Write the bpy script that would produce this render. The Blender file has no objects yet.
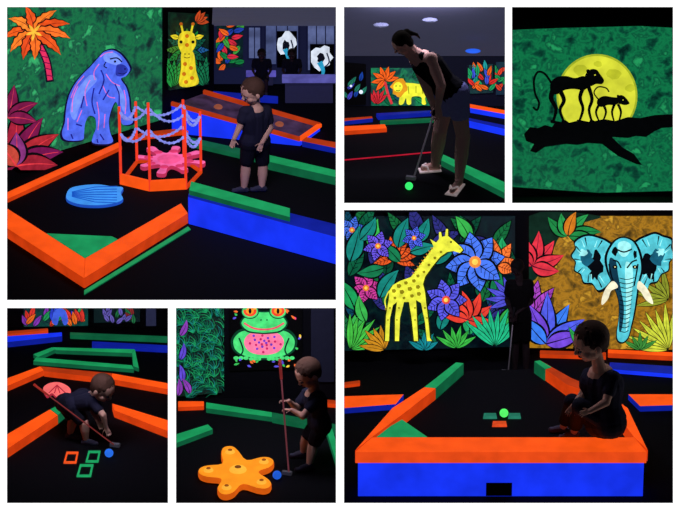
import bpy,bmesh,math,random
from mathutils import Vector,Matrix
random.seed(4)
sc=bpy.context.scene
sc.view_settings.view_transform='Standard'
TH=math.radians(25);D=40.0;S=0.01
O=Vector((0,0,3.0));RT=Vector((1,0,0));UP=Vector((0,math.sin(TH),math.cos(TH)));FW=Vector((0,math.cos(TH),-math.sin(TH)))
C=O-FW*D
cam=bpy.data.cameras.new('camera');cam.lens=36*D/6.8;cam.sensor_width=36;cam.clip_end=200
co=bpy.data.objects.new('camera',cam);sc.collection.objects.link(co)
co.matrix_world=Matrix.Translation(C)@Matrix((RT,UP,-FW)).transposed().to_4x4();sc.camera=co
w=bpy.data.worlds.new('w');sc.world=w;w.use_nodes=True;w.node_tree.nodes['Background'].inputs[0].default_value=(0.004,0.004,0.01,1)
def B(px,py):return O+RT*((px-340)*S)+UP*((255-py)*S)
def ray(px,py):return (B(px,py)-C).normalized()
def hz(px,py,z):
    r=ray(px,py);return C+r*((z-C.z)/r.z)
def hy(px,py,y):
    r=ray(px,py);return C+r*((y-C.y)/r.y)
def hp(px,py,p0,n):
    r=ray(px,py);return C+r*((p0-C).dot(n)/r.dot(n))
def lin(c):
    return tuple(((v/255)/12.92 if v/255<=0.04045 else ((v/255+0.055)/1.055)**2.4) for v in c)+(1,)
MATS={}
def glow(c,var=0.25,scale=9,st=1.0,rough=.6):
    k=('g',tuple(c),var,scale,st)
    if k in MATS:return MATS[k]
    m=bpy.data.materials.new('fluorescent_paint');m.use_nodes=True;nt=m.node_tree;b=nt.nodes['Principled BSDF']
    tc=nt.nodes.new('ShaderNodeTexCoord');n=nt.nodes.new('ShaderNodeTexNoise');n.inputs['Scale'].default_value=scale;n.inputs['Detail'].default_value=5
    nt.links.new(tc.outputs['Object'],n.inputs['Vector'])
    mr=nt.nodes.new('ShaderNodeMapRange');mr.inputs[1].default_value=.3;mr.inputs[2].default_value=.7;mr.inputs[3].default_value=(1-var*1.4)*st;mr.inputs[4].default_value=(1+var*.4)*st
    nt.links.new(n.outputs['Fac'],mr.inputs[0]);nt.links.new(mr.outputs[0],b.inputs['Emission Strength'])
    L=lin(c);b.inputs['Emission Color'].default_value=L;b.inputs['Base Color'].default_value=(L[0]*.25,L[1]*.25,L[2]*.25,1);b.inputs['Roughness'].default_value=rough
    b.inputs['Specular IOR Level'].default_value=.1
    MATS[k]=m;return m
def matte(c,rough=.8,em=0,var=.2,scale=20,name='matte_surface'):
    k=('m',tuple(c),rough,em)
    if k in MATS:return MATS[k]
    m=bpy.data.materials.new(name);m.use_nodes=True;nt=m.node_tree;b=nt.nodes['Principled BSDF']
    tc=nt.nodes.new('ShaderNodeTexCoord');n=nt.nodes.new('ShaderNodeTexNoise');n.inputs['Scale'].default_value=scale
    nt.links.new(tc.outputs['Object'],n.inputs['Vector'])
    mx=nt.nodes.new('ShaderNodeMix');mx.data_type='RGBA';L=lin(c)
    mx.inputs[6].default_value=tuple(v*(1-var) for v in L[:3])+(1,);mx.inputs[7].default_value=tuple(min(1,v*(1+var)) for v in L[:3])+(1,)
    nt.links.new(n.outputs['Fac'],mx.inputs[0]);nt.links.new(mx.outputs[2],b.inputs['Base Color'])
    b.inputs['Roughness'].default_value=rough;b.inputs['Specular IOR Level'].default_value=.15
    if em:b.inputs['Emission Color'].default_value=L;b.inputs['Emission Strength'].default_value=em
    MATS[k]=m;return m
def painterly(cols,scale=5,dist=1.5,st=1.0,stretch=(1,1,1),lo=.32,hi=.68):
    m=bpy.data.materials.new('painted_backdrop');m.use_nodes=True;nt=m.node_tree;b=nt.nodes['Principled BSDF']
    tc=nt.nodes.new('ShaderNodeTexCoord');mp=nt.nodes.new('ShaderNodeMapping');mp.inputs['Scale'].default_value=stretch
    n=nt.nodes.new('ShaderNodeTexNoise');n.inputs['Scale'].default_value=scale;n.inputs['Detail'].default_value=3.5;n.inputs['Roughness'].default_value=.6;n.inputs['Distortion'].default_value=dist
    nt.links.new(tc.outputs['Object'],mp.inputs[0]);nt.links.new(mp.outputs[0],n.inputs['Vector'])
    r=nt.nodes.new('ShaderNodeValToRGB');nt.links.new(n.outputs['Fac'],r.inputs[0])
    e=r.color_ramp.elements;k=len(cols)
    for i,c in enumerate(cols):
        p=lo+(hi-lo)*i/(k-1)
        if i<2:e[i].position=p;e[i].color=lin(c)
        else:
            q=e.new(p);q.color=lin(c)
    nt.links.new(r.outputs[0],b.inputs['Emission Color']);b.inputs['Emission Strength'].default_value=st
    b.inputs['Base Color'].default_value=(.01,.02,.02,1);b.inputs['Roughness'].default_value=.9
    return m
WL={}
def setp(o,label=None,category=None,kind=None,group=None):
    if label:o['label']=label
    if category:o['category']=category
    if kind:o['kind']=kind
    if group:o['group']=group
def mk(name,vs,fs,mats,fm=None,parent=None,smooth=False,bevel=0,recalc=True,**kw):
    vs=[Vector(v) for v in vs]
    a=Vector((min(v.x for v in vs),min(v.y for v in vs),min(v.z for v in vs)));b=Vector((max(v.x for v in vs),max(v.y for v in vs),max(v.z for v in vs)))
    org=Vector(((a.x+b.x)/2,(a.y+b.y)/2,a.z))
    me=bpy.data.meshes.new(name);me.from_pydata([v-org for v in vs],[],fs)
    if not isinstance(mats,(list,tuple)):mats=[mats]
    for m in mats:me.materials.append(m)
    if fm:
        for p,i in zip(me.polygons,fm):p.material_index=i
    if recalc:
        bm=bmesh.new();bm.from_mesh(me);bmesh.ops.recalc_face_normals(bm,faces=bm.faces);bm.to_mesh(me);bm.free()
    if smooth:
        for p in me.polygons:p.use_smooth=True
    me.update()
    o=bpy.data.objects.new(name,me);sc.collection.objects.link(o)
    if parent:o.parent=parent;o.location=org-WL[parent]
    else:o.location=org
    WL[o]=org
    if bevel:
        md=o.modifiers.new('b','BEVEL');md.width=bevel;md.segments=2;md.limit_method='ANGLE'
    setp(o,**kw);return o
def empty(name,loc,**kw):
    o=bpy.data.objects.new(name,None);o.empty_display_size=.1;sc.collection.objects.link(o);o.location=loc;WL[o]=Vector(loc);setp(o,**kw);return o
class G:
    def __init__(s):s.v=[];s.f=[];s.m=[]
    def ext(s,bot,top,mt=0,ms=0):
        n=len(bot);k=len(s.v);s.v+=bot+top
        s.f.append(tuple(range(k+n-1,k-1,-1)));s.m.append(ms)
        s.f.append(tuple(range(k+n,k+2*n)));s.m.append(mt)
        for i in range(n):
            j=(i+1)%n;s.f.append((k+i,k+j,k+n+j,k+n+i));s.m.append(ms)
        return s
    def cone(s,p,r1,q,r2,n=12,m=0):
        p=Vector(p);q=Vector(q);d=(q-p)
        if d.length<1e-6:return s
        d.normalize();a=d.orthogonal().normalized();b=d.cross(a)
        c0=[p+(a*math.cos(t)+b*math.sin(t))*r1 for t in [2*math.pi*i/n for i in range(n)]]
        c1=[q+(a*math.cos(t)+b*math.sin(t))*r2 for t in [2*math.pi*i/n for i in range(n)]]
        return s.ext(c0,c1,m,m)
    def ell(s,c,rx,ry,rz,R=RT,F=Vector((0,1,0)),U=Vector((0,0,1)),n=14,k=9,m=0):
        b0=len(s.v);c=Vector(c)
        s.v.append(c+U*rz)
        for i in range(1,k):
            ph=math.pi*i/k
            for j in range(n):
                t=2*math.pi*j/n;s.v.append(c+R*(rx*math.sin(ph)*math.cos(t))+F*(ry*math.sin(ph)*math.sin(t))+U*(rz*math.cos(ph)))
        s.v.append(c-U*rz);e=len(s.v)-1
        for j in range(n):
            s.f.append((b0,b0+1+j,b0+1+(j+1)%n));s.m.append(m)
            o=b0+1+(k-2)*n;s.f.append((e,o+(j+1)%n,o+j));s.m.append(m)
        for i in range(k-2):
            for j in range(n):
                a=b0+1+i*n;s.f.append((a+j,a+n+j,a+n+(j+1)%n,a+(j+1)%n));s.m.append(m)
        return s
    def cap(s,p,r1,q,r2):
        s.cone(p,r1,q,r2);s.ell(p,r1,r1,r1);s.ell(q,r2,r2,r2);return s
    def tube(s,pts,r,n=8,m=0):
        for a,b in zip(pts[:-1],pts[1:]):s.cone(a,r,b,r,n,m)
        for p in pts[1:-1]:s.ell(p,r,r,r,n=8,k=5,m=m)
        return s
    def make(s,name,mats,**kw):return mk(name,s.v,s.f,mats,s.m,**kw)
    def remesh(s,name,mat,vox=.006,sm=2,noise=0,**kw):
        o=mk(name,s.v,s.f,mat,s.m,**kw)
        md=o.modifiers.new('r','REMESH');md.mode='VOXEL';md.voxel_size=vox
        if sm:
            ms=o.modifiers.new('s','SMOOTH');ms.iterations=sm;ms.factor=.5
        dg=bpy.context.evaluated_depsgraph_get();dg.update()
        me=bpy.data.meshes.new_from_object(o.evaluated_get(dg));o.modifiers.clear();o.data=me
        if noise:
            for v in me.vertices:
                v.co+=v.normal*random.uniform(-noise,noise)
        for p in me.polygons:p.use_smooth=True;p.material_index=0
        if not me.materials:me.materials.append(mat)
        return o
def cr(pts,closed=True,n=5):
    out=[];N=len(pts)
    rng=range(N) if closed else range(N-1)
    for i in rng:
        if closed:p0,p1,p2,p3=pts[i-1],pts[i],pts[(i+1)%N],pts[(i+2)%N]
        else:p0,p1,p2,p3=pts[max(i-1,0)],pts[i],pts[i+1],pts[min(i+2,N-1)]
        for k in range(n):
            t=k/n
            out.append(tuple(.5*(2*p1[a]+(p2[a]-p0[a])*t+(2*p0[a]-5*p1[a]+4*p2[a]-p3[a])*t*t+(3*p1[a]-p0[a]-3*p2[a]+p3[a])*t**3) for a in (0,1)))
    if not closed:out.append(pts[-1])
    return out
class Room:
    def __init__(s,x0,y0,x1,y1):
        s.b=(x0,y0,x1,y1);s.zf=B(340,y1+3).z
    def f(s,px,py,h=0):return hz(px,py,s.zf+h)
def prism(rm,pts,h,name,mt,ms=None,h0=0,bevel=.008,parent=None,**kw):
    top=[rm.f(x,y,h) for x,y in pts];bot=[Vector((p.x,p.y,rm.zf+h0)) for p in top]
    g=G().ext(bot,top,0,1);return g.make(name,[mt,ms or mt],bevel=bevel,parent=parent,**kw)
class Mural:
    def __init__(s,rm,a,b,bounds,poly,bg,gap=.012):
        A=rm.f(*a);Bv=rm.f(*b);n=(Bv-A).cross(Vector((0,0,1))).normalized()
        if n.y>0:n=-n
        s.p0=A+n*gap;s.n=n;s.bd=bounds;s.v=[];s.f=[];s.m=[];s.mats=[bg]
        v=[s.pt(x,y,0) for x,y in poly]
        g=G().ext(v,[p+s.n*.02 for p in v],0,0);s.v=g.v;s.f=g.f;s.m=g.m
        s.off=.0215
    def pt(s,x,y,off):
        x=min(max(x,s.bd[0]),s.bd[2]);y=min(max(y,s.bd[1]),s.bd[3])
        return hp(x,y,s.p0+s.n*off,s.n)
    def mat(s,c):
        if not isinstance(c,bpy.types.Material):c=glow(c,.25,14,1.2)
        if c not in s.mats:s.mats.append(c)
        return s.mats.index(c)
    def poly(s,pts,c,sm=False):
        if sm:pts=cr(pts)
        q=[]
        for p in pts:
            p=(min(max(p[0],s.bd[0]),s.bd[2]),min(max(p[1],s.bd[1]),s.bd[3]))
            if not q or abs(p[0]-q[-1][0])+abs(p[1]-q[-1][1])>.02:q.append(p)
        if len(q)<3:return
        ar=sum(q[i-1][0]*q[i][1]-q[i][0]*q[i-1][1] for i in range(len(q)))
        if abs(ar)<.5:return
        k=len(s.v);s.v+=[s.pt(x,y,s.off) for x,y in q];s.f.append(tuple(range(k,k+len(q))));s.m.append(s.mat(c));s.off+=.0003
    def stroke(s,pts,wd,c,taper=False,sm=True,w2=None):
        if sm and len(pts)>2:pts=cr(pts,False,4)
        k=len(s.v);N=len(pts)
        for i,p in enumerate(pts):
            a=pts[max(i-1,0)];b=pts[min(i+1,N-1)];dx,dy=b[0]-a[0],b[1]-a[1];l=math.hypot(dx,dy) or 1
            ww=wd/2*(1-(i/(N-1))*.8 if taper else 1)
            if w2:ww=(wd+(w2-wd)*i/(N-1))/2
            s.v.append(s.pt(p[0]-dy/l*ww,p[1]+dx/l*ww,s.off));s.v.append(s.pt(p[0]+dy/l*ww,p[1]-dx/l*ww,s.off))
        mi=s.mat(c)
        for i in range(N-1):s.f.append((k+2*i,k+2*i+1,k+2*i+3,k+2*i+2));s.m.append(mi)
        s.off+=.0003
    def leaf(s,x,y,ang,L,W,c,vein=(8,10,14),out=(6,8,12)):
        a=math.radians(ang);ux,uy=math.cos(a),-math.sin(a)
        def sh(L,W,o=0):
            P=[]
            for t in [i/8 for i in range(9)]:P.append((t,math.sin(math.pi*t**.8)*W/2))
            for t in [i/8 for i in range(7,0,-1)]:P.append((t,-math.sin(math.pi*t**.8)*W/2))
            return [(x+ux*(t*L+o)-uy*q,y+uy*(t*L+o)+ux*q) for t,q in P]
        if out:s.poly(sh(L*1.06,W*1.25,-.02*L),out)
        s.poly(sh(L,W),c)
        if vein:
            s.stroke([(x,y),(x+ux*L*.9,y+uy*L*.9)],max(.6,W*.09),vein,True)
            if W>6:
                for t in (.25,.42,.6,.75):
                    for sg in(1,-1):
                        q=sg*W*.42*math.sin(math.pi*t)
                        s.stroke([(x+ux*t*L,y+uy*t*L),(x+ux*(t+.13)*L-uy*q,y+uy*(t+.13)*L+ux*q)],.6,vein)
    def cleaf(s,x,y,ang,L,W,bend,c,vein=(8,10,14),out=(6,8,12),saw=0):
        N=10;a=ang;P=[(x,y,a)];px,py=x,y
        for i in range(N):
            px+=math.cos(math.radians(a))*L/N;py-=math.sin(math.radians(a))*L/N;a+=bend/N;P.append((px,py,a))
        def side(sg,k):
            o=[]
            for i,(qx,qy,qa) in enumerate(P):
                t=i/N;ww=W/2*math.sin(math.pi*t**.75)*k*(1-(saw if i%2 else 0));r=math.radians(qa)
                o.append((qx+math.sin(r)*ww*sg,qy+math.cos(r)*ww*sg))
            return o
        for k,col in((1.3,out),(1,c)):
            if col:s.poly(side(1,k)+side(-1,k)[::-1][1:-1],col)
        if vein:s.stroke([(q[0],q[1]) for q in P[:-1]],max(.7,W*.1),vein,True,sm=False)
    def fan(s,x,y,R,n,a0,a1,W,c,**k):
        for i in range(n):s.leaf(x,y,a0+(a1-a0)*i/max(1,n-1),R*random.uniform(.88,1.08),W,c,**k)
    def flower(s,x,y,r,n,c,cc,ph=0):
        for i in range(n):s.leaf(x,y,ph+360*i/n,r,r*.62,c)
        s.disc(x,y,r*.2,cc);s.disc(x,y,r*.1,(250,210,90))
    def disc(s,x,y,r,c,ry=None,n=20):
        ry=ry or r;s.poly([(x+r*math.cos(2*math.pi*i/n),y+ry*math.sin(2*math.pi*i/n)) for i in range(n)],c)
    def rag(s,x,y,rx,ry,c,n=22,j=.22):
        s.poly([(x+rx*random.uniform(1-j,1+j)*math.cos(2*math.pi*i/n),y+ry*random.uniform(1-j,1+j)*math.sin(2*math.pi*i/n)) for i in range(n)],c)
    def make(s,name,label,cat='mural'):
        return mk(name,s.v,s.f,s.mats,s.m,recalc=False,label=label,category=cat)
R1=Room(7,7,336,300);R2=Room(344,7,505,203);R3=Room(512,7,673,203);R4=Room(7,308,168,503);R5=Room(176,308,336,503);R6=Room(344,210,673,503)
FLR=matte((11,11,18),.9,0,.5,60,'dark_carpet');WALL=matte((10,11,20),.9,0,.3,5,'dark_wall');BLACK=matte((5,5,8),.9)
WHITE=bpy.data.materials.new('white_glow_divider');WHITE.use_nodes=True;nb=WHITE.node_tree.nodes['Principled BSDF'];nb.inputs['Emission Color'].default_value=(1,1,1,1);nb.inputs['Emission Strength'].default_value=1.3  # plain white collage gutter given its own glow; nothing lights it from behind
def shell(rm,far,wallcol=WALL,flat3=None):
    x0,y0,x1,y1=rm.b
    if flat3:
        y=flat3;rm.zf=hy(592,far,y).z
        fl=[B(x0-3.5,y1+2.5),B(x1+3.5,y1+2.5),rm.f(x1+3.5,far),rm.f(x0-3.5,far)]
    else:
        fl=[rm.f(x0-3.5,y1+2.5),rm.f(x1+3.5,y1+2.5),rm.f(x1+3.5,far),rm.f(x0-3.5,far)]
        y=rm.f((x0+x1)/2,far).y
    G().ext([p-Vector((0,0,.02)) for p in fl],fl).make('floor',FLR,kind='structure')
    for nm,x,sg in(('wall_left',x0-3.5,1),('wall_right',x1+3.5,-1)):
        fb=fl[0] if sg==1 else fl[1];ft=B(x,y0-3);ft=ft+FW*.03;bb=rm.f(x,far);bt=hy(x,y0-3,y)
        q=[fb,ft,bt,bb];g=G().ext(q,[p+Vector((sg*.012,0,0)) for p in q]);g.make(nm,BLACK,kind='structure')
    q=[rm.f(x0-3.5,far),rm.f(x1+3.5,far),hy(x1+3.5,y0-3,y),hy(x0-3.5,y0-3,y)]
    G().ext([p+Vector((0,.02,0)) for p in q],q).make('wall_back',wallcol,kind='structure')
    return y
Y1=shell(R1,84,matte((30,34,66),.9,.5));Y2=shell(R2,106,matte((18,20,36),.9,.3));Y3=shell(R3,196,BLACK,1.15);Y4=shell(R4,327);Y5=shell(R5,398);Y6=shell(R6,354)  # R1 and R2 back walls glow faintly in place of light falling on them
rects=[(-60,-60,740,7),(-60,503,740,570),(-60,7,7,503),(673,7,740,503),(336,7,344,503),(7,300,336,308),(168,308,176,503),(344,203,673,210),(505,7,512,203)]
for i,(a,b,c,d) in enumerate(rects):
    q=[B(a,b),B(c,b),B(c,d),B(a,d)]
    g=G().ext([p+FW*.03 for p in q],q,0,1);g.make('trim_%d'%(i+1),[WHITE,BLACK],kind='structure')
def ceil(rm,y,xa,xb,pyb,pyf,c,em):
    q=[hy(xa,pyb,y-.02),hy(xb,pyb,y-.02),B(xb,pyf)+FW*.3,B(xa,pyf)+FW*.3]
    G().ext(q,[p+Vector((0,0,.02)) for p in q]).make('ceiling',matte(c,.9,em,.2,3),kind='structure')  # lit tone of the ceiling is put in as faint emission
def light(rm,px,e,c=(.86,.8,1),sx=1.0,tilt=32):
    L=bpy.data.lights.new('added_fill_light','AREA');L.shape='RECTANGLE';L.energy=e;L.color=c;L.size=sx;L.size_y=.05  # added fill light, hidden behind the top divider; no lamp hangs there
    o=bpy.data.objects.new('added_fill_light',L);sc.collection.objects.link(o)
    o.location=B(px,rm.b[1]-3.8)+FW*.09;o.rotation_euler=(math.radians(tilt),0,0)
light(R1,230,34,sx=1.6);light(R2,420,26);light(R4,88,17);light(R5,265,18);light(R6,520,34,sx=1.6)
OR=glow((254,86,20),.14,6);ORD=glow((206,60,14),.18,6);GR=glow((26,150,88),.2,6);GRD=glow((14,92,58),.2,6);BL=glow((24,54,250),.16,4);BLD=glow((14,30,150),.2,4);ORX=glow((200,62,20),.2,6,.75)  # ORD, GRD: darker copies, shading of the rail sides put into colour
RL='timber_rail'
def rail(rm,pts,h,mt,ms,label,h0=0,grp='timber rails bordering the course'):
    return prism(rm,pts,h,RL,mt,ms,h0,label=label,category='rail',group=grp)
# ================= people
def hand(g,wr,d,nrm,L,curl=35,flip=1,spread=.16):
    d=Vector(d).normalized();nrm=Vector(nrm);nrm=(nrm-d*nrm.dot(d)).normalized();sd=d.cross(nrm)*flip
    pl=L*.5
    for i in range(4):
        o=(i-1.5)*L*.125;g.cap(wr+sd*o*.6,L*.085,wr+d*pl+sd*o,L*.07)
    fl=[.40,.48,.45,.34];ax=d.cross(nrm)
    for i in range(4):
        o=(i-1.5);p=wr+d*pl+sd*(o*L*.135);dd=(d+sd*o*spread*.4).normalized()
        for seg,rr in((.45,.05),(.32,.045),(.25,.038)):
            q=p+dd*(fl[i]*L*seg*1.05);g.cap(p,L*rr,q,L*rr*.9);p=q
            dd=Matrix.Rotation(math.radians(curl),3,ax)@dd
    p=wr+d*(pl*.3)-sd*L*.2;dd=(d*.6-sd*.8+nrm*.3).normalized()
    for ln,rr in((.24,.06),(.17,.052),(.12,.045)):
        q=p+dd*L*ln;g.cap(p,L*rr,q,L*rr*.9);p=q;dd=(dd+d*.5+nrm*.4).normalized()
def head(g,c,F,U,r,kid):
    F=Vector(F).normalized();U=Vector(U);U=(U-F*U.dot(F)).normalized();R=F.cross(U)
    g.ell(c+U*.16*r-F*.1*r,(.82 if kid else .76)*r,.88*r,.84*r,R,F,U)
    g.ell(c-U*.28*r+F*.14*r,(.7 if kid else .62)*r,.6*r,(.54 if kid else .6)*r,R,F,U)
    g.ell(c-U*(.62 if kid else .68)*r+F*.38*r,.28*r,.26*r,.2*r,R,F,U)
    g.ell(c+U*.18*r+F*.56*r,.54*r,.2*r,.2*r,R,F,U)
    for s in(1,-1):
        g.ell(c+R*.36*r*s-U*.24*r+F*.44*r,.3*r,.25*r,.28*r,R,F,U)
        g.ell(c+R*(.84 if kid else .78)*r*s-U*.08*r-F*.05*r,.07*r,.15*r,.22*r,R,F,U)
    g.cap(c+F*.74*r+U*.04*r,.07*r,c+F*(.84 if kid else .9)*r-U*.14*r,.1*r)
    for s in(1,-1):g.ell(c+F*.76*r-U*.18*r+R*s*.09*r,.07*r,.08*r,.06*r,R,F,U)
    return F,U,R
def person(nm,label,k,hd,nk,sh,el,wr,hip,kn,an,toe,hdir,mats,hr,sleeve=.55,shortl=.75,tank=False,pony=None,flip=(1,-1),curl=38,vox=.006,F=(-1,-.3,-.3),U=(0,0,1),hn=(0,-1,0),group=None,sandal=False,torso=.062,lm=1.0,neckr=1.0):
    skin,shirt,shorts,shoe,hair=mats;kid=lm>1.2
    g=G();F,U,R=head(g,hd,F,U,hr,kid);l=lm*k
    g.cap(hd-U*.35*hr-F*.15*hr,.034*l*neckr,nk,.038*l*neckr);pel=(hip[0]+hip[1])/2;ch=(sh[0]+sh[1])/2
    g.cap(nk,.036*l,ch*.85+pel*.15,.055*l)
    g.cap(sh[0],.035*l,sh[1],.035*l)
    wa=ch*.4+pel*.6
    for i in(0,1):
        s2=sh[i]*.75+ch*.25;s2=s2*.85+pel*.15
        h2=hip[i];w2=wa*.45+(s2*.4+h2*.6)*.55
        g.cap(s2,torso*.9*k,w2,torso*.82*k);g.cap(w2,torso*.82*k,h2,torso*k)
        g.cap(sh[i],.034*l,el[i],.025*l);g.cap(el[i],.026*l,wr[i],.016*l)
        g.cap(hip[i],.055*l,kn[i],.036*l);g.cap(kn[i],.037*l,kn[i]*.6+an[i]*.4,.036*l);g.cap(kn[i]*.6+an[i]*.4,.036*l,an[i],.021*l)
        g.cap(an[i],.022*k,toe[i],.016*k);bk=(an[i]-toe[i]);bk.z=0;bk.normalize();hl=an[i]+bk*.02*k;hl.z=toe[i].z;g.cap(hl,.018*k,toe[i],.016*k)
        hand(g,wr[i],hdir[i],hn,.09*k if k>1.5 else .105*k,curl,flip[i])
    g.cap(ch,torso*.9*k,pel,torso*k)
    body=g.remesh(nm,skin,vox,label=label,category='person',group=group)
    g=G();e=.010*k
    if not tank:g.cap(sh[0],.038*l+e,sh[1],.038*l+e)
    g.cap(ch*.9+pel*.1,torso*.95*k+e,pel,torso*k+e)
    for i in(0,1):
        s2=sh[i]*.75+ch*.25;s2=s2*.85+pel*.15;h2=hip[i];w2=wa*.45+(s2*.4+h2*.6)*.55
        g.cap(s2,torso*.9*k+e,w2,torso*.84*k+e);g.cap(w2,torso*.84*k+e,h2*.9+ch*.1,torso*k+e)
        if not tank:
            q=sh[i].lerp(el[i],sleeve);g.cap(sh[i],.036*l+e,q,.034*l+e)
        else:g.cap(sh[i].lerp(nk,.45),.012*k+e,s2,.03*k+e)
    g.remesh('shirt',shirt,vox,parent=body)
    g=G();
    for i in(0,1):
        q=hip[i].lerp(kn[i],min(1,shortl));g.cap(hip[i],.058*l+e,q,.046*l+e*.9)
        if shortl>1:g.cap(kn[i],.042*l+e,kn[i].lerp(an[i],shortl-1),.036*l+e)
    g.cap(hip[0],torso*k+e*.6,hip[1],torso*k+e*.6);g.cap(pel,torso*k+e*.7,pel*.85+ch*.15,torso*.95*k+e*.7)
    g.remesh('shorts' if shortl<1 else 'trousers',shorts,vox,parent=body)
    for i in(0,1):
        g=G();bk=(an[i]-toe[i]);bk.z=0;bk.normalize();hl=an[i]+bk*.025*k;hl.z=toe[i].z
        if sandal:
            dz=Vector((0,0,.012*k));sd=bk.cross(Vector((0,0,1)))
            q=[hl-dz+sd*.026*k+bk*.01*k,hl-dz-sd*.026*k+bk*.01*k,toe[i]-dz-sd*.036*k-bk*.024*k,toe[i]-dz+sd*.036*k-bk*.024*k]
            g.ext([p-Vector((0,0,.012*k)) for p in q],q)
            mid=toe[i]*.6+an[i]*.4
            for sg in(1,-1):g.tube([toe[i]-bk*.005*k+Vector((0,0,.016*k)),toe[i]*.7+an[i]*.3+sd*sg*.022*k+Vector((0,0,.012*k)),mid+sd*sg*.03*k-dz],.006*k)
            g.make('sandal',shoe,parent=body,bevel=.003)
        else:
            g.cap(hl,.027*k,toe[i]+Vector((0,0,.004)),.024*k);g.cap(an[i]*.8+hl*.2,.03*k,an[i]*.4+toe[i]*.6,.026*k)
            g.remesh('shoe',shoe,vox,parent=body)
    g=G()
    if kid:
        g.ell(hd+U*.24*hr-F*.19*hr,.86*hr,.88*hr,.84*hr,R,F,U,24,16)
        g.ell(hd-U*.05*hr-F*.36*hr,.76*hr,.58*hr,.62*hr,R,F,U)
        for j in range(26):
            a=random.uniform(-1.2,1.2);b=random.uniform(.2,1.3);dv=(R*math.sin(a)*math.cos(b)+F*(.5*math.cos(a)*math.cos(b))+U*math.sin(b)).normalized()
            p=hd+U*.24*hr-F*.19*hr+dv*.84*hr;g.cap(p,.06*hr,p+(dv*.3-U*.5+F*.25)*.22*hr,.03*hr)
    else:
        g.ell(hd+U*.3*hr-F*.22*hr,.84*hr,.88*hr,.82*hr,R,F,U,20,14)
        g.ell(hd-U*.15*hr-F*.47*hr,.72*hr,.5*hr,.6*hr,R,F,U)
    if pony:
        p=hd+U*.45*hr-F*.95*hr;g.ell(p,.34*hr,.34*hr,.34*hr);q=p-F*.5*hr-U*.7*hr;g.cap(p,.28*hr,q,.14*hr);g.cap(q,.16*hr,q-U*.5*hr,.06*hr)
    g.remesh('hair',hair,vox,noise=.0012,parent=body)
    for s in(1,-1):
        G().ell(hd+F*.70*hr+R*s*.28*hr-U*.0*hr,.13*hr,.08*hr,.08*hr,R,F,U).ell(hd+F*.77*hr+R*s*.28*hr-U*.0*hr,.065*hr,.03*hr,.065*hr,R,F,U,m=1).make('eye',[matte((130,130,140),.3),BLACK],parent=body,smooth=True)
        G().cap(hd+F*.76*hr+R*s*.14*hr+U*.2*hr,.025*hr,hd+F*.7*hr+R*s*.4*hr+U*.19*hr,.018*hr).make('eyebrow',hair,parent=body,smooth=True)
    G().ell(hd+F*.71*hr-U*.42*hr,.18*hr,.07*hr,.05*hr,R,F,U).make('mouth',matte((140,64,64),.5),parent=body,smooth=True)
    return body
def putter(grip,bot,label,r=.011,hc=(110,110,120),sm=None,gm=None):
    e=empty('golf_putter',bot,label=label,category='golf club')
    d=(grip-bot).normalized()
    G().cone(bot+d*.03,r*.8,grip,r*.8).make('shaft',sm or matte((170,160,180),.3,.08),parent=e,smooth=True)
    G().cone(grip-d*.18,r*1.3,grip+d*.03,r*1.6).make('grip',gm or matte((20,20,25)),parent=e,smooth=True)
    c=bot+Vector((0,0,.02));a=Vector((.07,-.02,0));b=Vector((.006,.02,0))
    q=[c-a-b,c+a*.4-b,c+a*.4+b,c-a+b]
    G().ext([p-Vector((0,0,.018)) for p in q],[p+Vector((0,0,.02)) for p in q]).make('club_head',matte(hc,.3,.1),parent=e,bevel=.005)
def ball(rm,px,py,r,c,label,h=0):
    p=rm.f(px,py,h+r);G().ell(p,r,r,r,n=24,k=14).make('golf_ball',glow(c,.1,20),smooth=True,label=label,category='golf ball')
SKD=matte((214,166,146),.6,0,.1);CLO=matte((24,24,36),.9);CLO2=matte((36,36,56),.9);SHOE=matte((70,70,90),.8);HAIR=matte((34,22,18),.7);HAIRK=matte((78,54,44),.8)
V=Vector
# ================================================= PANEL 1
def vwall(rm,a,b,pyT,name,mat,th=.02):
    A=rm.f(*a);Bb=rm.f(*b);n=(Bb-A).cross(V((0,0,1))).normalized()
    if n.y>0:n=-n
    q=[A,Bb,hp(b[0],pyT,A,n),hp(a[0],pyT,A,n)]
    G().ext([p-n*th for p in q],q).make(name,mat,kind='structure')
vwall(R1,(5,180),(164,130),4,'wall_left',WALL)
vwall(R1,(164,130),(214,96),4,'wall_back',BLACK)
bg=painterly([(6,34,32),(10,72,54),(18,112,66),(12,78,56),(50,170,102)],6,.25,1.1)
m=Mural(R1,(5,180),(164,130),(7,6,163,170),[(7,7),(161,7),(161,119),(7,166)],bg)
TR=(214,44,90)
m.stroke([(34,34),(41,48),(47,62),(50,82)],8,(14,10,30));m.stroke([(34,34),(41,48),(47,62),(50,80)],5,TR)
for y in(44,50,56,62,68,75):m.stroke([(35+(y-40)*.32,y),(43+(y-40)*.3,y+1.5)],.9,(90,10,60))
for a,L,bd,c in((165,32,60,(236,92,28)),(200,32,45,(246,124,40)),(235,30,30,(224,76,30)),(280,28,-20,(240,110,36)),(130,30,50,(246,134,44)),(95,28,30,(230,84,30)),(62,32,-40,(244,124,40)),(35,38,-50,(226,78,26)),(10,38,-45,(246,114,40)),(-25,36,-35,(230,86,30))):
    m.cleaf(34,32,a,L,11,bd,c,vein=(130,24,20),saw=.25)
m.fan(34,32,10,5,-100,200,3,(250,190,60),out=None,vein=None)
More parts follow.
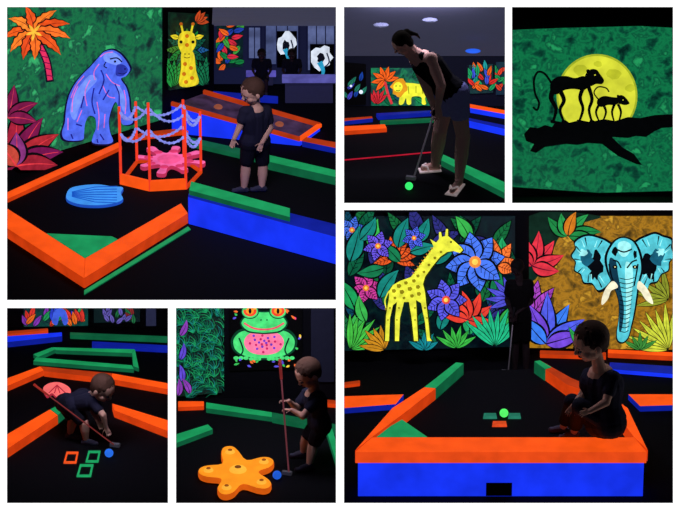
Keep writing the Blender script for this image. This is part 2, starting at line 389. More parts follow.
for a,L,bd,c in((160,30,30,(120,22,60)),(135,42,30,(150,26,50)),(112,56,20,(110,20,80)),(92,60,-10,(160,32,56)),(70,56,-20,(116,22,72)),(50,54,-30,(170,40,50)),(30,50,-30,(110,20,76)),(10,42,-20,(150,32,50)),(85,34,10,(130,50,120)),(120,30,20,(190,70,56))):
    m.cleaf(16,166,a,L,18,bd,c,vein=(230,60,70))
for a,L,bd in((110,30,30),(75,34,10),(40,34,-30),(5,30,-30),(140,24,20)):m.cleaf(8,118,a,L,12,bd,(120,24,70),vein=(210,60,80))
gor=[(99,57),(104,52),(112,50),(119,53),(124,58),(128,64),(130,70),(126,76),(121,79),(126,87),(129,98),(130,110),(133,119),(131,124),(122,124),(120,112),(116,102),(112,108),(109,120),(110,132),(113,141),(107,144),(93,143),(93,136),(96,128),(95,118),(89,116),(85,124),(84,134),(82,140),(66,140),(62,133),(65,122),(66,110),(69,96),(75,84),(83,74),(91,66)]
cx,cy=98,96
m.poly([(cx+(x-cx)*1.06,cy+(y-cy)*1.035) for x,y in gor],(12,10,50),True);m.poly(gor,(76,104,232),True)
m.poly([(70,112),(73,98),(80,86),(90,75),(97,80),(87,92),(80,106),(75,120)],(112,142,248),True)
m.poly([(104,55),(111,52),(118,55),(122,61),(117,65),(109,63),(104,60)],(118,148,248),True)
m.poly([(116,84),(122,90),(126,104),(124,112),(120,102)],(112,142,248),True)
m.poly([(117,65),(124,65),(128,70),(123,76),(116,75)],(40,52,160),True)
m.disc(115,61.5,1.2,(10,8,30));m.stroke([(110,59),(117,58),(122,62)],1.4,(12,10,50));m.disc(125,69,.8,(10,8,30));m.stroke([(118,73),(123,74),(127,72)],.7,(12,10,50));m.stroke([(106,62),(104,66),(107,68)],1.1,(12,10,50))
PKO=(226,110,190)
for p in([(99,64),(94,72),(95,80)],[(78,86),(73,98),(72,112)],[(90,80),(85,92),(87,106)],[(106,74),(112,82),(120,86)],[(124,90),(126,102),(125,114)],[(103,86),(108,96),(115,98)],[(97,102),(99,116),(98,130)],[(68,118),(68,130)],[(82,110),(77,122)],[(105,114),(104,128)],[(84,76),(76,86),(71,98)],[(100,57),(106,53),(113,52)]):m.stroke(p,.8,PKO)
for p in([(101,70),(104,80),(99,94)],[(94,88),(92,102),(95,114)],[(84,96),(81,108)],[(115,84),(119,94),(119,106)],[(100,134),(104,140)],[(71,134),(73,139)],[(97,139),(98,143)],[(109,90),(103,100)],[(122,118),(127,120)],[(76,124),(82,126)]):m.stroke(p,1.4,(26,30,140))
m.make('gorilla_mural','fluorescent mural of blue gorilla, orange palm and red leaves')
m=Mural(R1,(164,130),(214,96),(167,10,209,92),[(168,12),(207,14),(207,84),(168,90)],painterly([(2,8,10),(4,26,16),(8,50,30)],12,1))
for a in range(0,360,30):m.leaf(187,50,a,22,8,random.choice([(20,120,50),(60,120,40),(12,80,60),(30,90,150)]))
m.fan(172,88,30,5,60,110,7,(30,140,60));m.fan(204,86,28,5,70,130,7,(20,110,70));m.fan(196,22,14,4,0,70,5,(190,70,30))
Y=(226,206,40)
m.poly([(182,52),(193,52),(196,70),(198,84),(180,86),(181,68)],Y,True)
m.poly([(180,34),(187,31),(194,34),(196,44),(192,52),(190,58),(184,58),(181,52),(178,44)],Y,True)
m.leaf(179,38,165,9,5,Y);m.leaf(195,38,15,9,5,Y);m.stroke([(183,33),(181,24)],2,Y);m.stroke([(191,33),(193,24)],2,Y);m.disc(181,24,1.7,(180,90,20));m.disc(193,24,1.7,(180,90,20))
m.disc(181,42,1.6,(20,10,10));m.disc(193,42,1.6,(20,10,10));m.disc(185,54,.7,(60,30,10));m.disc(189,54,.7,(60,30,10));m.stroke([(184,57),(187,58),(190,57)],.7,(60,30,10))
for x,y in((185,64),(191,68),(184,74),(192,78),(186,82),(187,36),(187,45)):m.disc(x,y,2,(200,110,20))
m.make('giraffe_mural','narrow fluorescent mural of a yellow giraffe head among leaves')
m=Mural(R1,(160,86),(336,86),(216,14,244,70),[(217,18),(243,20),(243,66),(217,68)],painterly([(3,10,20),(6,40,40)],12,1))
for _ in range(26):m.leaf(random.uniform(219,240),random.uniform(26,64),random.uniform(0,360),12,5,random.choice([(230,96,30),(220,90,30),(20,120,60),(30,60,160),(200,40,60),(60,150,60)]))
m.make('leaf_mural','small mural of orange and green jungle leaves')
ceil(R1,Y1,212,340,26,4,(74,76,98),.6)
def flat(rm,y,x0,y0,x1,y1,name,mat,th=.03,**kw):
    q=[hy(x0,y1,y),hy(x1,y1,y),hy(x1,y0,y),hy(x0,y0,y)]
    return G().ext([p+V((0,th,0)) for p in q],q).make(name,mat,**kw)
for i,(a,b,c,d) in enumerate(((247,26,262,60),(264,24,300,66),(306,22,336,72))):
    fr=flat(R1,Y1-.03,a,b,c,d,'window_%d'%(i+1),[matte((30,34,70),.8,.3)],kind='structure')
    n=2 if c-a<20 else 3
    for j in range(n):
        xa=a+1.5+(c-a-3)*j/n;flat(R1,Y1-.045,xa+.5,b+2,xa+(c-a-3)/n-.5,d-2,'window_pane',[glow((96,108,156) if i!=1 else (80,92,138),.5,5)],.01,parent=fr)
WHT=glow((225,235,250),.25,12)
for (x,y,sx,sy,lab) in((287,49,10,18,'glowing white printed poster showing a dark animal head'),(322,62,12,18,'glowing white poster with dark shape on the window')):
    m=Mural(R1,(160,86),(336,86),(x-sx,y-sy,x+sx,y+sy),[(x-sx,y-sy),(x+sx,y-sy),(x+sx,y+sy),(x-sx,y+sy)],BLACK,.06)
    m.rag(x,y-sy*.25,sx*.85,sy*.7,WHT,14,.25);m.rag(x-sx*.1,y-sy*.2,sx*.3,sy*.3,(10,12,24),10,.4)
    m.stroke([(x-sx*.2,y),(x+sx*.1,y+sy*.5),(x-sx*.1,y+sy*.95)],sx*.5,(40,150,190),True);m.stroke([(x+sx*.4,y-sy*.5),(x+sx*.6,y),(x+sx*.2,y+sy*.3)],1.4,(20,30,60));m.make('poster',lab,'poster')
def desk(rm,x0,y0,x1,y1,h,c,label,name='counter'):
    e=empty(name,rm.f((x0+x1)/2,y1),label=label,category='counter')
    prism(rm,[(x0,y0),(x1,y0),(x1,y1),(x0,y1)],h,'counter_top',c,None,h-.04,parent=e)
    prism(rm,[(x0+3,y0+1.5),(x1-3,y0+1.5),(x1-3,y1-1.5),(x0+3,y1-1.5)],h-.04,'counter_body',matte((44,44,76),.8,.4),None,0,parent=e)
desk(R1,282,74,336,80,.34,glow((96,94,180),.3,8,.8),'dim violet reception counter below the windows')  # violet light on this top and the next is put into glowing colour
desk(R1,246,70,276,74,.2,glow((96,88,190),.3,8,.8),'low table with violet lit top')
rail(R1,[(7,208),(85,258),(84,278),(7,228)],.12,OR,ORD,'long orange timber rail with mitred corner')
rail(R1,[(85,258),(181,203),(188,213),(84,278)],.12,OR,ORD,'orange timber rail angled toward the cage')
prism(R1,[(84,290),(188,226),(191,229),(84,294.5)],.015,'green_baseboard',GR,GRD,label='thin green board along the orange rail foot',category='rail')
prism(R1,[(46,233),(85,258),(118,239),(112,236)],.125,'corner_wedge',GR,GRD,label='green triangular corner wedge between orange rails',category='corner wedge')
rail(R1,[(7,192),(118,142),(122,146),(7,199)],.05,OR,ORD,'orange timber rail lying by the mural wall')
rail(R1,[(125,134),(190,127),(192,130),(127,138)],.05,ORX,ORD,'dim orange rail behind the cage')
prism(R1,[(190,188),(336,224),(336,237),(188,197)],.31,'blue_course_wall',BLD,BL,label='bright blue painted course wall',category='wall block')
rail(R1,[(191,181),(290,208),(290,217),(189,190)],.37,GR,GRD,'green timber rail on the blue course wall',.312)
rail(R1,[(262,153),(336,170),(336,177),(262,160)],.10,GR,GRD,'green timber rail behind the boy')
rail(R1,[(190,137),(262,153),(262,160),(190,143)],.05,GRD,GRD,'dark green rail beside ramp')
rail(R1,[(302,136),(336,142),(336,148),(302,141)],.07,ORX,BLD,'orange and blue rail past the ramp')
rail(R1,[(205,90),(278,96),(278,99),(205,94)],.06,BLD,BLD,'blue rail at the far side')
e=empty('ramp',R1.f(240,130),label='blue sided ramp with dark top and orange edges',category='ramp')
bpx=[(172,133),(300,146),(320,131),(204,116)];hs=[.33,.06,.05,.27]
bot=[R1.f(*p) for p in bpx];top=[b+V((0,0,h)) for b,h in zip(bot,hs)]
G().ext(bot,top,0,1).make('ramp_body',[glow((62,44,74),.5,6),BL],parent=e)
for i,j in((0,1),(1,2),(3,2)):
    p,q=top[i],top[j];nn=(q-p).cross(V((0,0,1))).normalized()*.022
    G().ext([p-nn+V((0,0,.002)),p+nn+V((0,0,.002)),q+nn+V((0,0,.002)),q-nn+V((0,0,.002))],[p-nn+V((0,0,.04)),p+nn+V((0,0,.04)),q+nn+V((0,0,.04)),q-nn+V((0,0,.04))]).make('edge_strip',[ORX,OR,ORX][i if i<3 else 2],parent=e)
for t in(.25,.5,.75):
    p=top[0].lerp(top[1],t).lerp(top[3].lerp(top[2],t),.5);G().ell(p+V((0,0,.01)),.05,.05,.03).make('bump',glow((150,80,60),.3),parent=e,smooth=True)
# cage
hexp=[(121,184),(150,191),(186,189),(201,173),(184,161),(137,163)]
e=empty('cage',R1.f(160,176),label='orange post cage with blue ropes on hexagonal base',category='cage')
RD=glow((244,62,36),.15,6)
fp=[R1.f(*p) for p in hexp]
for i in range(6):
    a=fp[i];b=fp[(i+1)%6];n=(b-a).cross(V((0,0,1))).normalized()*.018
    h=.12 if i in (0,1) else .03
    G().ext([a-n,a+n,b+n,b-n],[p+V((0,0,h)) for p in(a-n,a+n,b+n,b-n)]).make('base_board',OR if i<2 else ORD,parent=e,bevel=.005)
tops=[103,99,106,108,96,98]
pt=[]
for i,(x,y) in enumerate(hexp):
    h=(y-tops[i])*S/math.cos(TH);r=.014
    q=[fp[i]+V((dx*r,dy*r,0)) for dx,dy in((-1,-1),(1,-1),(1,1),(-1,1))]
    G().ext(q,[p+V((0,0,h)) for p in q]).make('post',RD,parent=e,bevel=.004);pt.append(fp[i]+V((0,0,h)))
CH=glow((136,146,240),.3,20)
for lev in(.05,.30):
    for i in range(6):
        a=pt[i]-V((0,0,lev));b=pt[(i+1)%6]-V((0,0,lev));N=max(6,int((b-a).length/.045));g=G()
        g.tube([a.lerp(b,j/N)-V((0,0,.12*4*(j/N)*(1-j/N))) for j in range(N+1)],.011)
        for j in range(N):
            t=(j+.5)/N;p=a.lerp(b,t)-V((0,0,.12*4*t*(1-t)));g.ell(p,.017,.014,.017,n=8,k=6)
        g.make('rope',CH,parent=e,smooth=True)
def flatshape(rm,px,h,name,mt,ms,h0=0,**kw):return prism(rm,cr(px,True,4),h,name,mt,ms,h0,bevel=.01,**kw)
oc=[];TN=8
for i in range(TN):
    a=2*math.pi*(i+.3)/TN;d=2*math.pi/TN;L=random.uniform(.9,1.1)
    for da,r in((-.5,.5),(-.22,.7),(-.18,L),(.0,L*1.07),(.16,L),(.2,.72)):
        oc.append((169+33*r*math.cos(a+da*d),159+13*r*math.sin(a+da*d)))
PK=glow((252,104,170),.25,8)
o=flatshape(R1,oc,.05,'octopus_obstacle',PK,glow((190,50,90),.2),label='pink flat tentacled octopus obstacle inside the cage',category='obstacle')
for i in range(TN):
    a=2*math.pi*(i+.3)/TN
    p=R1.f(169+21*math.cos(a),159+8*math.sin(a),.052);G().ell(p,.05,.04,.012).make('sucker',glow((220,60,110),.2),parent=o,smooth=True)
p=R1.f(169,159,.05);G().ell(p,.13,.13,.03).make('octopus_body',glow((250,90,150),.25,9),parent=o,smooth=True)
sh=[(66,195),(70,188),(82,185),(98,184),(112,186),(123,187),(121,193),(123,199),(114,203),(98,205),(80,204),(68,200)]
e=flatshape(R1,sh,.04,'clam_shell_obstacle',glow((64,150,240),.15,8),glow((30,80,190),.1),label='pale blue clam shell plate on the carpet',category='obstacle')
for i in range(7):
    y=187+i*2.5;g=G();g.tube([R1.f(72,194+(y-194)*.3,.045),R1.f(95,y,.046),R1.f(117,194+(y-194)*1.1,.045)],.005);g.make('shell_ridge',glow((24,84,190),.1),parent=e,smooth=True)
y0=R1.f(252,186).y
J=lambda x,y,d=0:hy(x,y,y0+d)
an=[R1.f(244,188,.05),R1.f(262,187,.05)];toe=[R1.f(234,191,.025),R1.f(252,190,.025)]
person('person','toddler boy in dark t-shirt and shorts standing on the course',1.1,J(252,92),J(255,105),[J(245,112,-.08),J(266,111,.06)],[J(240,126,-.12),J(270,128,.02)],[J(234,139,-.2),J(262,143,-.1)],[J(249,144,-.04),J(261,144,.04)],[J(246,166,-.06),J(263,166,0)],an,toe,[V((-.3,-.4,-1)),V((-.4,-.4,-1))],[SKD,CLO2,CLO,SHOE,HAIRK],.145,F=(-.85,-.45,-.35),lm=1.35,torso=.092)
for x,y,l in((292,80,'staff member seated behind counter, dark clothing'),(262,84,'seated visitor in dark clothing near window')):
    y0=min(R1.f(x,y+6).y,Y1-.25)
    zz=R1.zf;xx=J(x,90).x;q=lambda dx,dy,z:V((xx+dx,y0+dy,zz+z))
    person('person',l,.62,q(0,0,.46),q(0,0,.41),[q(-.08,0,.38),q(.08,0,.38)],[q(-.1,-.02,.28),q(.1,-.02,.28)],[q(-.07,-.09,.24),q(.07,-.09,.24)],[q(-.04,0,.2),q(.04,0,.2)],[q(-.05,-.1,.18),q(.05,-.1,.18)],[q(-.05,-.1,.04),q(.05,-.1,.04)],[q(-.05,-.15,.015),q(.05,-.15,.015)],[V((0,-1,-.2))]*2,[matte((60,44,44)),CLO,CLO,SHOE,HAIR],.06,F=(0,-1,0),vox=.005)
# ================================================= PANEL 2
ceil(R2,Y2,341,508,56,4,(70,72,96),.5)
m=Mural(R2,(344,106),(505,106),(371,64,432,107),[(371,68),(431,68),(431,105),(371,105)],painterly([(4,30,40),(8,80,66),(24,140,84)],10,1))
for i in range(14):m.leaf(random.uniform(374,428),random.uniform(72,102),random.uniform(0,360),12,5,random.choice([(10,90,60),(20,130,84),(14,70,90)]))
for a in(10,40,75,110,150,190,230):m.leaf(385,80,a,14,5,(240,96,28))
m.stroke([(385,82),(388,94),(392,104)],2.5,(210,50,60))
m.fan(376,104,16,5,40,120,4,(200,40,50));m.fan(426,104,14,4,80,150,4,(30,150,80));
Yg=(236,238,56)
m.poly([(402,84),(410,83),(418,84),(424,85),(427,89),(427,95),(425,98),(426,104),(422,104),(421,97),(412,97),(411,104),(407,104),(406,98),(403,104),(399,104),(400,95)],Yg,True)
m.rag(399,87,8,8.6,(220,150,30),18,.25);m.disc(398,87,4.6,Yg,5);m.disc(396,86,.7,(30,30,10));m.disc(400,86,.7,(30,30,10));m.stroke([(396,90),(398,91),(400,90)],.7,(60,60,10))
m.stroke([(426,88),(430,84),(429,78)],1.3,Yg);m.disc(429,77,1.8,(210,150,30))
for p in([(408,86),(409,94)],[(416,86),(416,93)],[(422,88),(423,94)]):m.stroke(p,.8,(130,130,20))
m.make('lion_mural','fluorescent mural of yellow lion beside an orange palm')
m=Mural(R2,(344,106),(505,106),(344,60,367,110),[(345,62),(366,64),(366,104),(345,105)],BLACK)
for i in range(9):m.leaf(random.uniform(346,362),random.uniform(78,104),random.uniform(40,140),10,4,random.choice([(20,60,150),(30,110,90),(60,60,170)]))
m.disc(361,92,2,(220,230,250));m.disc(351,86,1.2,(220,230,250));m.make('night_mural','dark mural with blue leaves and white dots')
m=Mural(R2,(344,106),(505,106),(468,60,505,96),[(469,65),(493,64),(493,92),(469,93)],painterly([(4,20,30),(8,60,60)],10,1))
for i in range(24):m.leaf(random.uniform(471,490),random.uniform(70,92),random.uniform(20,160),11,4,random.choice([(210,44,40),(30,150,90),(230,96,30),(60,80,200),(30,150,150)]))
m.make('leaf_mural','small mural of red, green and blue leaves')
m=Mural(R2,(344,106),(505,106),(495,58,505,98),[(496,62),(505,62),(505,94),(496,94)],painterly([(6,20,50),(10,50,60)],10,1))
for i in range(10):m.leaf(random.uniform(497,503),random.uniform(70,92),random.uniform(20,160),9,4,random.choice([(210,60,40),(30,140,80)]))
m.make('leaf_mural','narrow leaf mural beside another leaf mural')
for x,y,c in((473,51,(40,96,230)),(381,25,(90,94,124)),(430,20,(90,94,124))):
    n0=hy(x,y,Y2-.6 if y>30 else Y2-1.6)
    o=G().ell(n0,.08,.05,.018).make('ceiling_lamp',glow(c,.1),smooth=True,label='blue glowing ceiling light' if y>30 else 'dim ceiling light fitting',category='ceiling light')
rail(R2,[(344,126),(385,124),(387,128),(344,131)],.05,OR,ORD,'orange timber rail near the dark mural')
rail(R2,[(344,118),(372,116),(373,118),(344,121)],.05,ORX,BLD,'far orange rail with blue side')
rail(R2,[(376,113),(432,110),(434,112),(378,116)],.05,BLD,BLD,'far blue rail below the lion mural')
rail(R2,[(466,103),(505,110),(505,114),(466,107)],.06,OR,BL,'far orange rail with blue side')
rail(R2,[(466,117),(505,125),(505,129),(466,120)],.08,BLD,BL,'blue painted timber rail')
rail(R2,[(443,154),(505,182),(505,193),(441,160)],.07,GR,GRD,'green timber rail beside the woman')
rail(R2,[(380,120),(440,117),(440,119),(380,122)],.04,GRD,GRD,'thin dark green rail')
g=G();g.tube([R2.f(344,160,.012),R2.f(390,156,.012),R2.f(434,152,.012)],.007);g.make('boundary_rope',glow((190,24,50),.2),smooth=True,label='thin red boundary rope on the carpet',category='rope')
y0=R2.f(445,178).y
J=lambda x,y,d=0:hy(x,y,y0+d)
SKW=matte((214,168,156),.6,.015,.1)
an=[R2.f(435,165,.06),R2.f(459,181,.06)];toe=[R2.f(423,168,.035),R2.f(452,191,.035)]
person('person','woman in black tank top and denim shorts bending over a putter',1.75,J(402,44,-.08),J(411,52,-.03),[J(416,60,.09),J(431,59,-.13)],[J(425,84,.02),J(441,85,-.22)],[J(434,107,-.1),J(438,106,-.16)],[J(447,91,.07),J(457,93,-.06)],[J(440,130,.0),J(463,136,-.08)],an,toe,[V((.1,-.1,-1)),V((.1,.05,-1))],[SKW,matte((14,14,22),.9),matte((110,114,170),.9,.03),matte((230,210,210),.7,.2),HAIR],.118,F=(-.72,-.3,-.62),U=(-.5,0,.8),tank=True,pony=True,shortl=.45,sandal=True,hn=(-.5,-1,0),torso=.064,lm=1.15)
putter(J(438,100,-.13),R2.f(413,180,0),'steel putter held by the woman')
ball(R2,409,186,.04,(60,255,120),'glowing green golf ball in front of the putter')
# ================================================= PANEL 3
bg3=painterly([(4,36,30),(8,70,50),(16,116,70),(10,80,54),(34,150,90)],6,.25,1.05)
m=Mural(R3,(512,196),(673,196),(510,5,676,205),[(512,30),(560,28),(640,26),(676,28),(676,190),(600,192),(512,186)],bg3)
YM=glow((216,220,58),.2,6,1.1)
m.disc(597,96,40.5,(160,176,40),42,48);m.disc(597,96,38.5,YM,40,48)
YD=glow((196,202,46),.2,6,1.05)
for x,y,r in((580,70,7),(614,74,7),(606,126,8),(630,88,5),(598,64,4)):m.rag(x,y,r,r*.8,YD,14,.15)
K=(3,4,5)
m.poly([(524,134),(530,127),(538,128),(545,125),(552,127),(556,121),(568,123),(580,120),(590,122),(604,119),(615,121),(628,117),(640,118),(655,115),(676,114),(676,127),(662,128),(655,131),(646,137),(636,136),(628,138),(612,137),(622,147),(634,154),(642,165),(636,164),(618,156),(602,144),(588,143),(577,145),(566,144),(545,147),(536,153),(530,151),(534,144),(526,141)],K)
# large monkey
m.poly([(550,89),(551,82),(557,77),(566,76),(575,78),(583,76),(589,79),(590,85),(584,90),(574,89),(565,90),(558,94),(552,94)],K,True)
m.poly([(585,78),(587,72),(592,69),(597,70),(600,74),(604,80),(602,84),(596,84),(590,86)],K,True);m.disc(588,71,1.8,K)
for p,a,b in(([(554,88),(551,98),(556,109),(553,122)],6,2.4),([(559,89),(564,100),(560,110),(564,122)],5,2.2),([(585,84),(580,97),(583,109),(579,122)],4.6,2.2),([(588,85),(592,99),(589,110),(592,122)],4.2,2.2)):m.stroke(p,a,K,w2=b)
for x in(553,564,579,592):m.poly([(x-2,120),(x+1,120),(x+5,123),(x-2,123)],K,True)
m.stroke([(552,84),(545,74),(538,72),(534,80),(535,93),(539,103),(537,110),(533,107)],2.2,K)
# small monkey
m.poly([(597,104),(598,99),(604,96),(612,97),(618,98),(620,102),(615,105),(608,105),(601,107)],K,True)
m.poly([(616,102),(617,97),(621,95),(625,97),(629,102),(629,104),(624,105)],K,True);m.disc(618,96,1.3,K)
for p in([(600,103),(596,112),(599,121)],[(603,104),(606,112),(603,121)],[(615,103),(612,112),(614,121)],[(618,104),(621,112),(619,121)]):m.stroke(p,3,K,w2=1.5)
m.stroke([(599,100),(594,93),(598,87),(606,88),(609,92)],1.4,K)
m.disc(595,75,.7,YM);m.disc(623,100,.5,YM)
m.make('moon_monkey_mural','mural of black monkeys on branch before yellow moon')
# ================================================= PANEL 4
m=Mural(R4,(7,327),(168,327),(22,306,90,327),[(24,306),(88,306),(88,325),(24,326)],painterly([(4,24,40),(8,70,60)],10,1))
for i in range(26):m.leaf(random.uniform(26,86),random.uniform(318,328),random.uniform(40,140),14,5,random.choice([(40,60,190),(200,50,40),(30,140,80),(220,100,30),(120,50,160)]))
m.poly([(52,322),(54,312),(60,308),(66,312),(68,322),(64,325),(60,316),(57,325)],(60,90,210),True)
m.make('jungle_mural','fluorescent mural of blue animal and bright leaves')
m=Mural(R4,(7,327),(168,327),(92,306,142,324),[(94,306),(140,306),(140,321),(94,322)],painterly([(4,14,20),(8,30,30)],10,1))
for i in range(16):m.leaf(random.uniform(96,138),random.uniform(312,324),random.uniform(40,140),10,4,random.choice([(120,40,40),(30,100,60),(90,80,160)]))
m.make('leaf_mural','dim mural of red and green leaves')
flat(R4,Y4-.04,146,300,156,326,'pillar',[matte((60,64,100),.9,.3)],label='pale blue-grey pillar against the wall',category='pillar')
def r4(p,h,a,b,l,h0=0):rail(R4,p,h,a,b,l,h0)
r4([(7,336),(62,332),(62,336),(7,342)],.07,BL,BLD,'blue timber rail along the wall')
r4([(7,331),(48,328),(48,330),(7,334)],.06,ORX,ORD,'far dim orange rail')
r4([(70,332),(168,336),(168,339),(70,335)],.05,GRD,GRD,'far dark green rail')
r4([(33,354),(52,347),(56,349),(38,357)],.05,GR,GRD,'green rail of the inner course')
r4([(52,347),(135,349),(132,353),(56,350)],.05,GR,GRD,'green rail of the inner course')
r4([(36,357),(132,365),(134,369),(33,361)],.05,GR,GRD,'green rail of the inner course')
r4([(132,353),(135,349),(139,368),(133,366)],.05,GR,GRD,'green short end rail')
r4([(92,341),(168,345),(168,349),(92,345)],.05,BLD,BLD,'blue rail at the rear course')
r4([(7,378),(40,366),(44,370),(7,386)],.07,OR,ORD,'orange timber rail at the course edge')
r4([(40,366),(112,373),(112,379),(44,371)],.07,ORX,ORD,'orange timber rail behind the crouching boy')
r4([(112,373),(168,383),(168,389),(112,379)],.07,OR,ORD,'orange timber rail continuing past the boy')
r4([(112,403),(168,420),(168,431),(114,410)],.09,OR,ORD,'orange timber rail on the course border')
r4([(7,434),(50,409),(58,415),(7,449)],.11,OR,ORD,'large orange timber rail at an angle')
r4([(50,409),(60,404),(66,408),(58,415)],.11,GR,GRD,'short green rail joined to orange rail')
fs=[(48,388),(54,383),(64,382),(73,386),(76,391),(73,397),(68,394),(62,397),(57,393),(52,396)]
fs=[(x-5,y) for x,y in fs]
o=flatshape(R4,fs,.03,'shell_obstacle',glow((250,110,110),.15),glow((170,40,60),.1),label='pink scalloped shell plate on the floor',category='obstacle')
for i in range(4):G().tube([R4.f(57,385,.032),R4.f(49+i*5.5,393,.032)],.006).make('shell_ridge',glow((180,40,60),.1),parent=o)
def sqo(cx,cy,w,h,c,l):
    o=empty('target_square',R4.f(cx,cy),label=l,category='target marker',group='square target outlines on the carpet')
    P=[(cx-w,cy+h),(cx+w*.7,cy+h),(cx+w,cy-h),(cx-w*.6,cy-h)]
    I=[(cx+(x-cx)*.74,cy+(y-cy)*.74) for x,y in P]
    for i in range(4):
        j=(i+1)%4;prism(R4,[P[i],P[j],I[j],I[i]],.015,'marker_strip',glow(c,.15),None,0,bevel=0,parent=o)
sqo(71,457,7.5,5.5,(240,84,30),'orange square outline taped on the carpet');sqo(93,456,7.5,5.5,(30,160,96),'green square outline taped on the carpet');sqo(85,470,8.5,6,(30,160,96),'green square outline taped on the carpet')
ball(R4,109,453,.045,(40,110,230),'glowing blue golf ball near the squares')
y0=R4.f(86,438).y
J=lambda x,y,d=0:hy(x,y,y0+d)
an=[R4.f(70,434,.05),R4.f(86,440,.05)];toe=[R4.f(79,438,.02),R4.f(96,444,.02)]
person('person','boy in dark clothing bending forward over a putter',1.1,J(103,389,-.16),J(94,395,-.08),[J(84,395,.08),J(93,402,-.16)],[J(93,410,-.02),J(103,415,-.28)],[J(98,421,-.2),J(106,427,-.28)],[J(64,403,.1),J(70,406,-.06)],[J(73,418,.02),J(84,423,-.14)],an,toe,[V((.5,-.3,-1)),V((.4,-.2,-1))],[SKD,CLO2,CLO,SHOE,HAIRK],.145,F=(.72,-.5,-.5),U=(.2,0,1),torso=.085,lm=1.25)
putter(J(36,386,-.42),R4.f(117,447,0),'long putter with reddish shaft held by the bending boy',.008,sm=glow((130,50,50),.2,8,.7),gm=glow((170,50,40),.2,8,.7))
# ================================================= PANEL 5
m=Mural(R5,(176,398),(336,398),(176,306,224,398),[(176,306),(222,306),(222,392),(176,396)],painterly([(3,14,14),(5,36,26)],10,1))
cols=[glow(c,.3,14) for c in((18,130,80),(14,100,70),(30,160,96),(10,80,66),(24,130,120))]
for r_ in range(11):
    for c_ in range(7):
        x=178+c_*7.5+random.uniform(-3,3);y=394-r_*8.4+random.uniform(-3,3);a0=random.uniform(40,140)
        for i in range(6):
            a=math.radians(a0-55+i*22);m.stroke([(x,y),(x+6*math.cos(a),y-6*math.sin(a)),(x+11*math.cos(a+.3),y-11*math.sin(a+.3))],1.2,random.choice(cols),True)
for x,y,a in((180,360,60),(182,382,80),(178,396,70),(190,394,100),(180,336,50)):m.cleaf(x,y,a,18,6,40,random.choice([(90,70,200),(130,60,170),(210,60,60)]))
m.make('feather_mural','mural of green feathery fans with purple leaves')
m=Mural(R5,(176,398),(336,398),(228,306,304,374),[(230,306),(302,306),(302,368),(230,370)],BLACK)
FG=(72,214,116);FD=(8,60,40)
m.poly([(241,356),(233,350),(231,340),(237,331),(247,328),(264,326),(281,328),(291,331),(297,340),(295,350),(287,356),(276,359),(264,360),(252,359)],FD,True)
m.poly([(242,354.5),(235,349),(233.5,340),(239,333),(248,330),(264,328),(280,330),(289,333),(294.5,340),(293,349),(286,354.5),(276,357.5),(264,358),(252,357.5)],FG,True)
m.poly([(249,334),(264,331),(279,334),(284,343),(278,352),(264,355),(250,352),(244,343)],(250,120,160),True)
for i in range(22):
    a=i*2.4;r=2+i*.6;m.disc(264+r*math.cos(a)*1.15,343+r*math.sin(a)*.68,1.3,(190,40,100) if i%2 else (110,60,190))
for sx in(1,-1):
    X=lambda d:264+sx*d
    m.stroke([(X(25),338),(X(21),349),(X(23),355)],1.6,FD)
    for d in(18,23,28):m.disc(X(d),358,2.6,FG,1.8)
    for d in(5,9,13):m.disc(X(d),359,2.2,FG,1.6)
m.poly([(240,324),(244,316),(253,311),(264,311),(275,311),(284,316),(288,324),(281,332),(268,334),(260,334),(247,332)],FD,True)
m.poly([(241.5,323.5),(246,316.5),(254,312.5),(264,312.5),(274,312.5),(282,316.5),(286.5,323.5),(280,330.5),(268,332.5),(260,332.5),(248,330.5)],FG,True)
m.stroke([(244,323),(253,328),(264,329.5),(275,328),(284,323)],1.8,(236,80,110))
for x in(250,278):m.disc(x,311.5,9,FD,7.5);m.disc(x,311.5,8,FG,6.5);m.disc(x,311,6.6,(244,70,44),5.4);m.disc(x,311,4,(250,150,40),3.2);m.disc(x,311,1.5,(10,10,10),2.8)
for x in(261,267):m.disc(x,320,.8,FD)
for i in range(80):
    x=random.uniform(232,300);y=random.uniform(309,368)
    if (x-264)**2/1150+(y-336)**2/720<1:continue
    m.leaf(x,y,random.uniform(0,360),random.uniform(3,6),2.2,random.choice([(230,60,130),(90,80,210),(240,110,50),(60,190,90),(240,200,60)]),vein=None,out=None)
m.make('frog_mural','black mural of squatting green frog with pink belly')
flat(R5,Y5-.04,311,300,334,382,'pillar',[matte((34,36,56),.9,.15)],label='grey pillar beside the frog mural',category='pillar')
def r5(p,h,a,b,l):rail(R5,p,h,a,b,l)
r5([(178,401),(204,401),(204,406),(178,407)],.05,OR,ORD,'short orange timber rail by feather mural')
r5([(206,402),(272,412),(272,417),(206,408)],.06,GR,GRD,'green timber rail crossing behind the boy')
r5([(272,412),(336,424),(336,430),(272,418)],.06,GRD,GRD,'green timber rail past the boy')
r5([(310,398),(336,400),(336,404),(310,402)],.05,ORX,ORD,'far orange rail by pillar')
r5([(176,434),(208,424),(213,429),(176,443)],.06,GR,GRD,'green timber rail angled outward')
r5([(325,426),(331,424),(336,440),(336,462)],.07,GR,GRD,'green timber side rail')
st2=[];tips=[]
for i in range(5):
    a=math.radians(i*72-104+random.uniform(-6,6));L=random.uniform(.95,1.06);d=math.radians(36)
    tips.append((math.cos(a)*L,math.sin(a)*L))
    for da,r in((-.5,.52),(-.24,.8),(-.12,.98*L),(0,1.03*L),(.12,.98*L),(.24,.8)):
        st2.append((238+40*r*math.cos(a+da*2*d),471+25*r*math.sin(a+da*2*d)))
YO=glow((255,152,30),.12,8)
